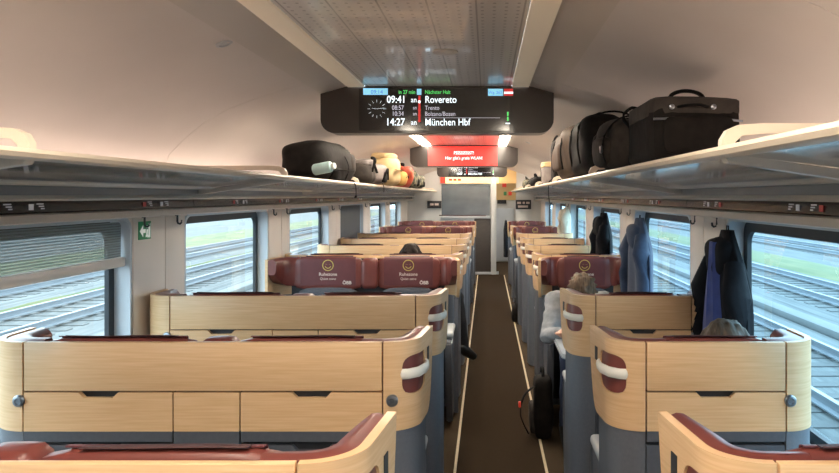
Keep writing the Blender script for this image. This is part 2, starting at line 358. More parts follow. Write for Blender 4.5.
# end partition with a doorway to the vestibule
pw = empty('wall_front', (0, YE, 0)); tag(pw, 'end partition with grey glass, dark cabinet and open doorway', kind='structure')
def P(px, py, Z): return ((px-487)*Z/F, CAMZ-(py-196)*Z/F)
obj('partition_panel', B(XL, -.94, 0, .06, 0, 2.2), 'part_white', pw)
obj('lower_panel', B(-.94, -.26, 0, .06, 0, 1.18), 'part_white', pw)
obj('cabinet_front', B(-.26, .075, -.03, .05, .03, 1.14, bev=.008), 'cab_dark', pw)
obj('glass_pane', B(-.93, .06, .01, .03, 1.2, 1.82), 'partition_glass', pw)
obj('ledge', B(-.94, .08, -.06, .06, 1.14, 1.19, bev=.008), 'light_plastic', pw)
obj('shelf_edge', B(-.98, -.02, -.05, -.03, 1.195, 1.215, bev=.004), 'cover_edge', pw)
obj('door_post', B(.08, .19, -.08, .08, 0, 2.15, bev=.012), 'part_white', pw)
obj('plinth', B(-.26, .24, -.05, .06, 0, .05, bev=.005), 'light_plastic', pw)
obj('partition_panel', B(.60, XR, 0, .06, 0, 2.2), 'part_white', pw)
tb = obj('transom', B(-.94, .60, -.01, .06, 1.86, 2.2), 'vest_yellow', pw)
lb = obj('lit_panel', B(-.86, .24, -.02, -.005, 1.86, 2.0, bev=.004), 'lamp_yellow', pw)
obj('pictogram', B(-.95, -.85, -.028, -.018, 1.86, 2.0), 'sign_red', pw)
for i in range(3): obj('pictogram', B(-.78+.09*i, -.71+.09*i, -.028, -.018, 1.91, 1.955), 'sign_red', pw)
# vestibule behind the doorway
vb = struct('wall_vestibule', B(XL, XR, 17.6, 17.7, 0, 2.2), 'part_white', 'white vestibule wall seen through the doorway')
obj('sign_board', B(.12, .70, 17.57, 17.6, 1.50, 2.15), 'vest_yellow', vb)
obj('door_panel', B(.14, .66, 17.56, 17.6, .02, 1.30, bev=.01), 'reveal', vb)
for (x, z, m, w) in ((.42, 1.86, 'sign_red', .1), (.44, 1.66, 'sign_green', .07), (.56, 1.66, 'sign_red', .08), (.36, 1.46, 'sign_dark', .22)):
    obj('pictogram', B(x-w/2, x+w/2, 17.55, 17.57, z-.045, z+.045), m, vb)
vl = bpy.data.lights.new('vestibule_lamp', 'AREA'); vl.energy = 14; vl.color = (1, .86, .66); vl.size = .8
vo = bpy.data.objects.new('vestibule_lamp', vl); COL.objects.link(vo); vo.location = (.3, 16.2, 2.15)
def small_sign(x0, x1, z0, z1, y, label, lines):
    e = empty('reservation_sign', ((x0+x1)/2, y, z0)); w = (x1-x0)/2
    obj('plate', B(-w, w, -.01, .02, 0, z1-z0, bev=.004), 'sign_dark', e)
    for i, (a, b, zz) in enumerate(lines): obj('sign_mark', B(a*w, b*w, -.013, -.009, zz-.022, zz+.022), 'print_white', e)
    tag(e, label, 'sign')
small_sign(.585, .90, 1.33, 1.52, 14.76, 'dark number sign on the end partition beyond the single seats', [(-.8,-.3,.13),(-.1,.2,.13),(.35,.8,.13),(-.7,.6,.055)])
small_sign(-1.22, -.93, 1.35, 1.5, 14.76, 'dark number sign on the end partition beyond the double benches', [(-.6,-.1,.08),(.05,.6,.08)])

# green exit sign on the wall pillar
e = empty('exit_sign', (XL+.0085, 3.42, 1.43))
obj('plate', B(0, .004, -.06, .06, -.035, .05), 'green_sign', e)
obj('arrow', prism(bmesh.new(), [(.052,.005),(.022,.032),(.022,.014),(-.002,.014),(-.002,-.004),(.022,-.004),(.022,-.022)][::1], 'x', .004, .006), 'sign_white', e).scale.y = -1
obj('door_mark', B(.004, .006, .034, .05, -.028, .042), 'sign_white', e)
obj('running_figure', sweep(sweep(sweep(bmesh.new(), [(.005,.02,.03),(.005,.02,.018)], .006, .006, 6), [(.005,.02,.012),(.005,.016,-.008),(.005,.026,-.026)], .0055, .003, 6), [(.005,.016,-.008),(.005,.006,-.024)], .0055, .003, 6), 'sign_white', e)
tag(e, 'small green exit sign with white arrow on the pale wall pillar', 'sign')

# ------------------------------------------------------------------ luggage racks
def rack(sg, label):
    X = XL if sg < 0 else XR
    e = empty('luggage_rack', (X, 0, 1.6)); tag(e, label, 'luggage rack', 'luggage racks along the saloon')
    def pr(name, prof, m, y0=Y0+.02, y1=14.75, par=e):
        bm = prism(bmesh.new(), [(-sg*u, z-1.6) for u, z in prof], 'y', y0, y1); return obj(name, bm, m, par)
    pr('lower_profile', [(.004,1.506),(.11,1.506),(.134,1.511),(.130,1.536),(.115,1.541),(.004,1.541)], 'wall')
    pr('grey_profile', [(.004,1.585),(.13,1.585),(.138,1.592),(.138,1.634),(.12,1.640),(.004,1.640)], 'rack_grey')
    pr('edge_bead', [(.10,1.583),(.146,1.583),(.152,1.590),(.146,1.602),(.10,1.602)], 'rack_light')
    pr('rear_rail', [(.13,1.634),(.21,1.634),(.218,1.643),(.21,1.652),(.13,1.650)], 'rack_light')
    pr('front_rail', [(.568,1.688),(.574,1.682),(.595,1.682),(.606,1.687),(.610,1.697),(.605,1.706),(.585,1.709),(.568,1.702)], 'rack_rail')
    pr('cove_lamp_housing', [(.02,1.640),(.075,1.640),(.075,1.668),(.06,1.672),(.02,1.672)], 'rack_light')
    pr('cove_lamp', [(.024,1.6722),(.058,1.6722),(.058,1.676),(.024,1.676)], 'lamp_cove')
    ds = [-.45+(2.10 if sg < 0 else 2.02)*k for k in range(8)]
    for a, b in zip([Y0+.03]+ds, ds+[14.74]):
        pr('shelf_panel', [(.20,1.640),(.576,1.690),(.576,1.696),(.20,1.647)], 'rack_shelf', a+.012, b-.012)
        st = pr('display_strip', [(.004,1.541),(.108,1.541),(.112,1.545),(.106,1.583),(.004,1.583)], 'strip_black', a+.004, b-.004)
        xs = -sg*.113
        for f in (.28, .36, .74, .82):
            y = a+(b-a)*f
            if y < .8 or y > 9: continue
            col = 'mark_red' if f in (.28, .74) else 'mark_blue'
            bm = B(xs-.001, xs+.001, y-.012, y+.012, -.047, -.027); obj('seat_mark', bm, col if f in (.28,.74) else 'mark_white', e)
            for q in range(3):
                w_ = (.06, .045, .03)[q]; yy = y+.03+.012*q
                obj('seat_mark', B(xs-.001, xs+.001, yy, yy+w_*.6, -.029-.008*q, -.025-.008*q), 'mark_white', e)
    for d in ds:
        # white arched divider standing on the shelf
        bm = bmesh.new()
        pts = [(.595,1.70),(.594,1.722),(.582,1.742),(.555,1.754),(.50,1.757),(.30,1.757),(.06,1.757)]
        inn = [(.06,1.735),(.30,1.735),(.50,1.735),(.55,1.730),(.565,1.716),(.568,1.70)]
        prism(bm, [(-sg*u, z-1.6) for u, z in pts+inn], 'y', d-.012, d+.012); obj('divider_arch', bm, 'rack_rail', e)
        pr('bracket_arm', [(.14,1.612),(.17,1.612),(.58,1.672),(.592,1.688),(.57,1.690),(.20,1.636),(.14,1.636)], 'rack_light', d-.018, d+.018)
    return e
rack(-1, 'long glass luggage rack with cream rail above the double benches')
rack(1, 'long glass luggage rack with cream rail above the single seats')

# ------------------------------------------------------------------ information displays
def display(Y, label, content):
    k = 3.95/Y
    e = empty('information_display', (XC, Y, 2.2)); tag(e, label, 'screen', 'information displays under the ceiling')
    bm = bmesh.new()
    A = rrect(-.645, .63, -.256, 0, .075, 6, (0, 0, 1, 1))
    prism(bm, A, 'y', 0, .16); obj('case', bm, 'display_case', e)
    scr = obj('screen', B(-.432, .387, -.006, 0, -.243, -.012), 'screen_red' if content == 'red' else 'screen', e)
    # positions read off the first display in the photograph, in metres on the screen face
    def X(px): return (px-487)/183-XC
    def Zp(py): return CAMZ+(196-py)/183-2.2
    def T(s, px, py, size, m, al='LEFT', bold=.0): text(s, size, (X(px), -.0075, Zp(py)), m, scr, al, bold=bold, name='screen_text').scale.x = .84
    def R(x0, x1, y0, y1, m, n='screen_box'): obj(n, B(X(x0), X(x1), -.0078, -.0058, Zp(y1), Zp(y0)), m, scr)
    if content == 'red':
        T('PSSSSSSSSST!', 437, 106, .052, 'px_white', 'CENTER', .0004); T("Hier gibt's gratis WLAN!", 437, 117, .052, 'px_white', 'CENTER', .0)
        return e
    T('Rovereto', 425, 103, .054, 'px_white', bold=.0003); T('Trento', 425, 110, .033, 'px_dim'); T('Bolzano/Bozen', 425, 116, .033, 'px_dim')
    T('München Hbf', 425, 125.5, .054, 'px_white', bold=.0003)
    T('09:41', 406, 103, .056, 'px_white', 'RIGHT', .0005); T('08:57', 404, 110, .035, 'px_dim', 'RIGHT', 0); T('10:34', 404, 116, .035, 'px_dim', 'RIGHT', 0); T('14:27', 405, 125.5, .056, 'px_white', 'RIGHT', .0005)
    for py, s, m in ((102.5,.042,'px_white'), (109.5,.028,'px_dim'), (115.5,.028,'px_dim'), (125,.042,'px_white')): T('an', 417, py, s, m, 'RIGHT')
    T('in 27 min', 415.5, 94, .029, 'px_green', 'RIGHT', .0002); T('Nächster Halt', 425, 94, .029, 'px_green', bold=.0001)
    R(363.5, 388, 88.5, 95, 'px_cyan'); R(488, 503, 89, 96, 'px_cyan'); R(504, 513, 89, 92, 'px_red'); R(504, 513, 92, 94, 'px_white'); R(504, 513, 94, 96, 'px_red')
    if Y < 5:
        text('09:14', .03, (X(371), -.0085, Zp(94)), 'px_blue', scr, name='screen_text'); text('Wg. 263', .021, (X(488.6), -.0085, Zp(94)), 'px_blue', scr, name='screen_text')
    R(417, 421.5, 89, 95, 'px_cyan'); R(418.4, 420.6, 96, 122, 'px_red', 'route_line')
    for py in (102, 110, 115.5, 121):
        obj('route_stop', lathe(bmesh.new(), [(.008, 0), (.008, .002)], Matrix.Translation((X(419.5), -.0075, Zp(py)+.0)) @ Matrix.Rotation(PI/2, 4, 'X'), 12), 'px_white' if py in (102,) else 'px_red', scr)
    R(425, 500, 117.8, 118.1, 'px_dim', 'divider_line')
    for i in range(12):                                        # the clock face
        a = i*PI/6; cx, cz = X(377), Zp(109)
        obj('clock_tick', sweep(bmesh.new(), [(cx+.036*math.sin(a), -.0075, cz+.036*math.cos(a)), (cx+.05*math.sin(a), -.0075, cz+.05*math.cos(a))], .003, .0005, 6), 'px_white', scr)
    for a, l, w in ((math.radians(277), .026, .003), (math.radians(84), .042, .0024)):
        obj('clock_hand', sweep(bmesh.new(), [(cx, -.008, cz), (cx+l*math.sin(a), -.008, cz+l*math.cos(a))], w, .0005, 6), 'px_white', scr)
    for py in (112, 117): R(507, 508.5, py, py+4, 'px_green')
    R(505.5, 510, 123, 124, 'px_white')
    return e
display(3.95, 'wide black ceiling display listing Rovereto and München Hbf', 'route')
display(8.55, 'ceiling display with bright red screen and white words', 'red')
display(13.15, 'small dark ceiling display behind the red screen', 'route')

# ------------------------------------------------------------------ seats
ZT, ZM, ZB, ZG = 1.14, .985, .86, .828
class Path:
    """aisle end: seam -> rounded corner -> flaring wing; canonical (u across towards the window, v forwards)"""
    def __init__(s, u0, sgn, R, ang, L): s.u0, s.g, s.R, s.a, s.L = u0, sgn, R, math.radians(ang), L; s.arc = R*s.a; s.len = s.arc+L
    def __call__(s, t, off=0):
        if t < 0: du, dv, n = t, 0, (0, 1)
        elif t < s.arc: q = t/s.R; du, dv, n = s.R*math.sin(q), s.R*(1-math.cos(q)), (-math.sin(q), math.cos(q))
        else:
            q = s.a; k = t-s.arc; du, dv, n = s.R*math.sin(q)+k*math.cos(q), s.R*(1-math.cos(q))+k*math.sin(q), (-math.sin(q), math.cos(q))
        du += n[0]*off; dv += n[1]*off
        return s.u0+s.g*du, dv
def curved(path, ss, strips, th, off=0):
    """solid curved panel made of vertical strips; strips: list of (lo(s), hi(s))"""
    bm = bmesh.new(); cache = {}
    def V(s, z, layer):
        k = (round(s, 5), round(z, 5), layer)
        if k not in cache: cache[k] = bm.verts.new((*path(s, off+(th if layer else 0)), z))
        return cache[k]
    cnt = {}
    for lo, hi in strips:
        for a, b in zip(ss, ss[1:]):
            q = [(a, lo(a)), (b, lo(b)), (b, hi(b)), (a, hi(a))]; q2 = []
            for p in q:
                p = (round(p[0], 5), round(p[1], 5))
                if p not in q2: q2.append(p)
            if len(q2) < 3: continue
            bm.faces.new([V(*p, 0) for p in q2]); bm.faces.new([V(*p, 1) for p in q2][::-1])
            for p, r in zip(q2, q2[1:]+q2[:1]): 
                k = (min(p, r), max(p, r)); cnt[k] = cnt.get(k, 0)+1
    for (p, r), c in cnt.items():
        if c == 1: bm.faces.new((V(*p, 0), V(*r, 0), V(*r, 1), V(*p, 1)))
    return bm
def lin(a, b, n): return [a+(b-a)*i/n for i in range(n+1)]

def make_bench(double, dirn):
    sg = -1 if double else 1
    ua, uw, uo = (.328, 1.457, 1.60) if double else (.50, .94, 1.06)
    um = (ua+uw)/2
    root = empty('double_bench' if double else 'single_seat')
    def put(name, bm, m, parent=root, ang=35):
        for v in bm.verts: v.co = Vector((sg*(v.co.x-um), dirn*v.co.y, v.co.z))
        return obj(name, bm, m, parent, ang=ang)
    pa = Path(ua, -1, .115, 84, .20); pw_ = Path(uw, 1, uo-uw, 90, .12)
    g = .0025
    # veneer shell
    put('back_panel', B(ua+g, uw-g, 0, .02, ZM+g, ZT, bev=.002), 'veneer')
    h0, h1, zc, hh = .062, .225, 1.030, .062
    def hole(s, sign):
        t = (s-(h0+h1)/2)/((h1-h0)/2)
        return zc if abs(t) >= 1 else zc+sign*hh*(1-abs(t)**4)**.25
    s0 = .245
    def zb(s): return ZB if s < s0 else ZB+(ZT-ZB-.012)*min(1, ((s-s0)/(pa.len-s0)))**3.2
    ss = sorted(set([g]+lin(.004, h0, 4)+[h0+(h1-h0)*(1-math.cos(PI*i/22))/2 for i in range(23)]+lin(h1, pa.len, 14)))
    zlo = lambda s: min(zb(s), hole(s, -1)-1e-9) if h0 < s < h1 else zb(s)
    def hb(s): return max(hole(s, -1), zb(s))
    def ht(s): return max(hole(s, 1), zb(s))
    ca = put('aisle_corner_panel', curved(pa, ss, [(zb, hb), (ht, lambda s: ZT)], .02), 'veneer')
    cw = put('window_corner_panel', curved(pw_, lin(g, pw_.len, 16), [(lambda s: ZB, lambda s: ZT)], .02), 'veneer')
    # white grab handle across the opening
    hp = [(*pa(s, -o), zc+.006) for s, o in ((h0-.002,-.012),(h0+.004,-.002),(h0+.02,.006),(.12,.010),(.17,.011),(h1-.02,.009),(h1+.004,.004),(h1+.014,-.006))]
    put('grab_handle', sweep(bmesh.new(), hp, .009, .017, 10), 'white_plastic')
    put('handle_recess', curved(pa, lin(h0+.002, h1-.002, 12), [(lambda s: hole(s,-1)+.001, lambda s: hole(s,1)-.001)], .006, .005), 'leather')
    put('number_plate', curved(pa, lin(h1+.032, h1+.062, 2), [(lambda s: 1.04, lambda s: 1.085)], .003, -.002), 'dark_gap')
    # flaps with finger notches
    def flap(name, u0, u1, z0, z1, m, notch=True, v0=0., v1=.018):
        c = (u0+u1)/2; pts = [(u0, z0), (u1, z0), (u1, z1)]
        if notch: pts += [(c+.062, z1), (c+.045, z1-.017), (c-.045, z1-.017), (c-.062, z1)]
        pts += [(u0, z1)]
        return put(name, prism(bmesh.new(), pts, 'y', v0, v1), m)
    cells = [(ua, .7755, 1), (.7755, .986, 0), (.986, uw, 1)] if double else [(ua, uw, 1)]
    for u0, u1, n in cells:
        fl = flap('table_flap' if n else 'centre_panel', u0+g, u1-g, ZB+.0005, ZM-g, 'veneer', n)
        if n:
            put('flap_edge', B(u0+g, u1-g, 0, .018, ZG, ZB-.0005), 'grey_door', fl)
            flap('lower_door', u0+g, u1-g, .40, .815, 'grey_door', True, .006, .022)
        else: put('lower_panel', B(u0+g, u1-g, 0, .018, .10, ZB-.001), 'grey_door')
    # grey lower shell
    put('back_plate', B(ua-.01, uw+.01, .022, .04, .08, ZT-.01), 'dark_gap')
    put('plinth', B(ua, uw, .012, .03, .03, .40), 'grey_shell')
    def gl(s): return .04+.0*s
    def gh(s): return ZB-.001
    sg_ = lin(.0015, .262, 16)
    put('aisle_side_shell', curved(pa, sg_, [(lambda s: .02, gh)], .03, .006), 'grey_shell')
    put('window_side_shell', curved(pw_, lin(.0015, .22, 10), [(lambda s: .02, gh)], .02, .004), 'grey_shell')
    # round latches
    for pth, s, on in ((pw_, .012, 1), (pa, .030, double)):
        if not on: continue
        u, v = pth(s, 0); M = Matrix.Translation((u, v-.001, .957)) @ Matrix.Rotation(PI/2, 4, 'X')
        put('latch', lathe(bmesh.new(), [(.019, -.004), (.019, .004), (.016, .008), (.010, .009), (.008, .006), (.002, .006)], M, 20), 'metal')
    # leather head band inside the shell
    ztop = 1.144
    sh = lin(.03, pa.len-.012, 12)
    def wing(path, ss, t0):
        bm = bmesh.new(); rings = []
        for i, s in enumerate(ss):
            f = i/(len(ss)-1); t = t0*(.55+.45*math.sin(PI*min(1, .15+f*.75))); zlo_ = .93+(.10*f**3); r = .014
            zt_ = ztop-.004*f
            pr = [(.021, zlo_), (.021+t*.8, zlo_), (.021+t, zlo_+r*2), (.021+t, zt_-r*1.6), (.021+t*.72, zt_-.002), (.021+t*.35, zt_), (.021, zt_-.006)]
            rings.append([bm.verts.new((*path(s, o), z)) for o, z in pr])
        n = len(rings[0])
        for a, b in zip(rings, rings[1:]):
            for j in range(n): bm.faces.new((a[j], a[(j+1) % n], b[(j+1) % n], b[j]))
        bm.faces.new(rings[0][::-1]); bm.faces.new(rings[-1]); return bm
    put('wing_pad', wing(pa, lin(-.07, pa.len-.010, 18), .062), 'leather', ang=50)
    put('wing_pad', wing(pw_, lin(-.05, pw_.len-.004, 16), .085), 'leather', ang=50)
    seats = [(ua+.04, .80), (.94, uw-.035)] if double else [(ua+.04, uw-.03)]
    for u0, u1 in seats:
        c = (u0+u1)/2; w = u1-u0
        bm = softbox(w+.04, .055, .238, n=6, p=7, amp=.002, flat=False)
        for v in bm.verts: v.co += Vector((c, .068, .905))
        hd = put('headrest', bm, 'leather', ang=50)
        # thin cover draped over the headrest, dark edge lying on the top
        def sheet(vz, u0, u1, d):
            bm = bmesh.new(); rows = [[bm.verts.new((u, v, z+d*math.sin((u-u0)*19))) for u in lin(u0, u1, 8)] for v, z in vz]
            for a, b in zip(rows, rows[1:]):
                for i in range(8): bm.faces.new((a[i], a[i+1], b[i+1], b[i]))
            return thicken(bm, .003)
        cv = put('headrest_cover', sheet([(.0975,.935),(.0995,1.0),(.0995,1.10),(.098,1.128),(.092,1.142),(.082,1.146),(.072,1.1465)], u0+.035, u1-.035, .0003), 'leather_cover', hd, ang=60)
        put('cover_hem', sheet([(.078,1.1475),(.064,1.149),(.056,1.150),(.050,1.153)], u0+.06, u1-.07, .0012), 'cover_edge', hd, ang=60)
        # printed quiet-zone mark: ring, eyes and smile, and two lines of lettering
        if dirn < 0:
            mk = empty('print_mark'); bpy.data.objects.remove(mk)
            fx = sg*(c-um); fy = -.1015; zc_ = 1.085
            def ringm(r, w_, a0, a1, n=24):
                bm = bmesh.new(); q = []
                for i in range(n+1):
                    a = a0+(a1-a0)*i/n; q.append([bm.verts.new((fx+rr*math.cos(a), fy, zc_+rr*math.sin(a))) for rr in (r-w_, r)])
                for a, b in zip(q, q[1:]): bm.faces.new((a[0], a[1], b[1], b[0]))
                return bm
            obj('printed_ring', ringm(.042, .006, 0, 2*PI), 'print_yellow', hd); obj('printed_smile', ringm(.024, .005, PI*1.1, PI*1.9, 10), 'print_yellow', hd)
            for s_ in (-1, 1): obj('printed_eye', sweep(bmesh.new(), [(fx+s_*.020, fy, zc_+.008), (fx+s_*.006, fy, zc_+.006)], .0035, .0003, 6), 'print_yellow', hd)
            text('Ruhezone', .034, (fx, fy, 1.008), 'print_white', hd, 'CENTER', bold=.0004, name='printed_words')
            text('Quiet zone', .026, (fx, fy, .977), 'print_white', hd, 'CENTER', name='printed_words')
            if double: text('ÖBB', .034, (fx+w/2-.10, fy, .945), 'print_white', hd, 'CENTER', bold=.0012, name='printed_logo')
        bm = softbox(w-.01, .09, .50, n=6, p=6, amp=.004, seed=3, flat=False)
        for v in bm.verts: v.co += Vector((c, .085+.05*(v.co.z-.5)*-1*.6, .42))
        put('backrest', bm, 'seat_fabric', ang=50)
        bm = softbox(w, .52, .13, n=6, p=5, amp=.004, seed=5, flat=False)
        for v in bm.verts: v.co += Vector((c, .365, .355+.02*(v.co.y/.26)))
        put('seat_cushion', bm, 'seat_fabric', ang=50)
        put('seat_base', B(u0+.03, u1-.03, .08, .54, .14, .36, bev=.02), 'grey_shell')
        put('seat_foot', B(c-.12, c+.12, .15, .45, 0, .14, bev=.01), 'dark_metal')
    if double:
        bm = softbox(.12, .10, .228, n=5, p=6, amp=.002, flat=False)
        for v in bm.verts: v.co += Vector((.87, .088, .912))
        put('divider_pad', bm, 'leather', ang=50)
        put('armrest', B(.835, .905, .12, .56, .585, .635, bev=.018, seg=3), 'grey_shell')
    # aisle cheek with armrest, window armrest
    uc = ua-.11
    ck = [(.16,.03),(.46,.03),(.50,.06),(.56,.30),(.585,.50),(.58,.60),(.55,.635),(.50,.648),(.20,.648),(.16,.62)]
    bm = prism(bmesh.new(), ck, 'x', uc+.022, uc+.062); es = [e_ for e_ in bm.edges]
    bmesh.ops.bevel(bm, geom=es, offset=.010, segments=2, affect='EDGES', clamp_overlap=True); chk = put('side_cheek', bm, 'grey_shell')
    put('cheek_trim', sweep(bmesh.new(), [(uc+.020, v, z) for v, z in ((.48,.05),(.545,.30),(.572,.50),(.566,.60),(.54,.628))], .003, n=5), 'metal', chk)
    put('armrest', B(uc+.012, uc+.082, .17, .56, .632, .672, bev=.016, seg=3), 'light_plastic')
    put('armrest', B(uw-.02, uw+.035, .17, .50, .60, .64, bev=.016, seg=3), 'grey_shell')
    return root, (um*sg)
PROTO = {}
def bench(double, dirn, y, label):
    k = (double, dirn)
    if k not in PROTO: r, xm = make_bench(*k); PROTO[k] = (r, xm)
    else: r = copy_tree(PROTO[k][0]); xm = PROTO[k][1]
    r.location = (xm, y, 0)
    tag(r, label, 'bench' if double else 'seat', ('double benches' if double else 'single seats')+' along the aisle')
    return r
ROWS = {'A': (1.24, 1), 'B': (2.27, 1), 'C': (3.32, 1), 'D': (5.47, -1), 'E0': (5.60, 1), 'E': (6.70, 1), 'F': (7.75, 1), 'G': (8.80, 1), 'I': (10.95, -1), 'J': (11.08, 1), 'K': (13.23, -1)}
DL = {'A': 'double bench of pale veneer whose brown leather top is seen from above', 'B': 'veneer-backed double bench with two table flaps in front of the half-drawn blind',
 'C': 'veneer-backed double bench facing the quiet-zone headrests across the table', 'D': 'double bench with two burgundy headrests printed with yellow smileys',
 'E0': 'veneer-backed double bench of the dark-haired passenger behind the quiet-zone headrests', 'E': 'veneer-backed double bench next in front of the dark-haired passenger',
 'F': 'veneer-backed double bench, second in front of the dark-haired passenger', 'G': 'veneer-backed double bench, last before the far burgundy headrests',
 'I': 'far burgundy-headrest double bench facing a run of veneer backs', 'J': 'far double bench back to back with burgundy headrests', 'K': 'burgundy-headrest double bench closest to the end partition'}
SLb = {'A': 'single seat of pale veneer whose burgundy leather wing is seen from above', 'B': 'veneer-backed single seat with a grey-brown head above it', 'C': 'veneer-backed single seat facing the reader in the grey sweater',
 'D': 'single seat with burgundy smiley headrest behind the reader in grey', 'E0': 'veneer-backed single seat back to back with the reader in grey', 'E': 'veneer-backed single seat beside the black hanging coat',
 'F': 'second veneer-backed single seat beyond the black hanging coat', 'G': 'veneer-backed single seat, last before the far burgundy headrest',
 'I': 'far single seat with burgundy headrest facing veneer backs', 'J': 'far single seat back to back with a burgundy headrest', 'K': 'burgundy-headrest single seat closest to the end partition'}
for k, (y, d) in ROWS.items():
    bench(True, d, y, DL[k]); bench(False, d, y, SLb[k])
# bay tables
def table(double, y0, y1, label):
    u0, u1 = (.30, 1.52) if double else (.42, 1.03); sg = -1 if double else 1
    e = empty('bay_table', (sg*(u0+u1)/2, (y0+y1)/2, 0)); w, d = (u1-u0)/2, (y1-y0)/2
    obj('table_top', prism(bmesh.new(), rrect(-w, w, -d, d, .07), 'z', .700, .722), 'light_plastic', e)
    obj('table_edge', prism(bmesh.new(), rrect(-w-.004, w+.004, -d-.004, d+.004, .072), 'z', .695, .700), 'metal', e)
    obj('pedestal', B(sg*w*.45-.03, sg*w*.45+.03, -.12, .12, .02, .695, bev=.015), 'grey_shell', e)
    obj('pedestal_foot', B(sg*w*.45-.07, sg*w*.45+.07, -.2, .2, 0, .02, bev=.006), 'dark_metal', e)
    tag(e, label, 'table', 'tables in the facing bays')
table(True, 3.98, 4.80, 'pale table in the bay before the smiley headrests of the double bench')
table(False, 3.98, 4.62, 'pale table in the bay where the reader in grey sits')
table(True, 9.46, 10.28, 'pale table in the farther bay of double benches'); table(False, 9.46, 10.28, 'pale table in the farther bay of single seats')

# ------------------------------------------------------------------ people
def capsule(bm, a, b, ra, rb, n=12, m=5):
    a, b = Vector(a), Vector(b); d = (b-a); L = d.length; q = d.to_track_quat('Z', 'Y') if L > 1e-6 else Matrix.Identity(3).to_quaternion()
    prof = [(ra*math.cos(t), -ra*math.sin(t)) for t in [PI/2*(1-i/m) for i in range(m)]]+[(ra, 0), (rb, L)]+[(rb*math.cos(t), L+rb*math.sin(t)) for t in [PI/2*i/m for i in range(1, m+1)]]
    prof = [(max(r, .0004), z) for r, z in prof]
    lathe(bm, prof, Matrix.Translation(a) @ q.to_matrix().to_4x4(), n)
def ellip(bm, c, r, M=None):
    bmesh.ops.create_icosphere(bm, subdivisions=3, radius=1, matrix=Matrix.Translation(c) @ (M or Matrix()) @ Matrix.Diagonal((*r, 1)))
def fuse(name, bm, m, vox, parent=None, smooth=4):
    me = bpy.data.meshes.new('tmp'); bm.to_mesh(me); bm.free(); t = bpy.data.objects.new('tmp', me); COL.objects.link(t)
    r = t.modifiers.new('r', 'REMESH'); r.mode = 'VOXEL'; r.voxel_size = vox
    s = t.modifiers.new('s', 'SMOOTH'); s.factor = .5; s.iterations = smooth
    bpy.context.view_layer.update()
    me2 = bpy.data.meshes.new_from_object(t.evaluated_get(bpy.context.evaluated_depsgraph_get())); bpy.data.objects.remove(t)
    me2.name = name; me2.materials.clear(); me2.materials.append(MATS[m])
    for p in me2.polygons: p.use_smooth = True
    o = bpy.data.objects.new(name, me2); COL.objects.link(o)
    if parent: o.parent = parent
    return o
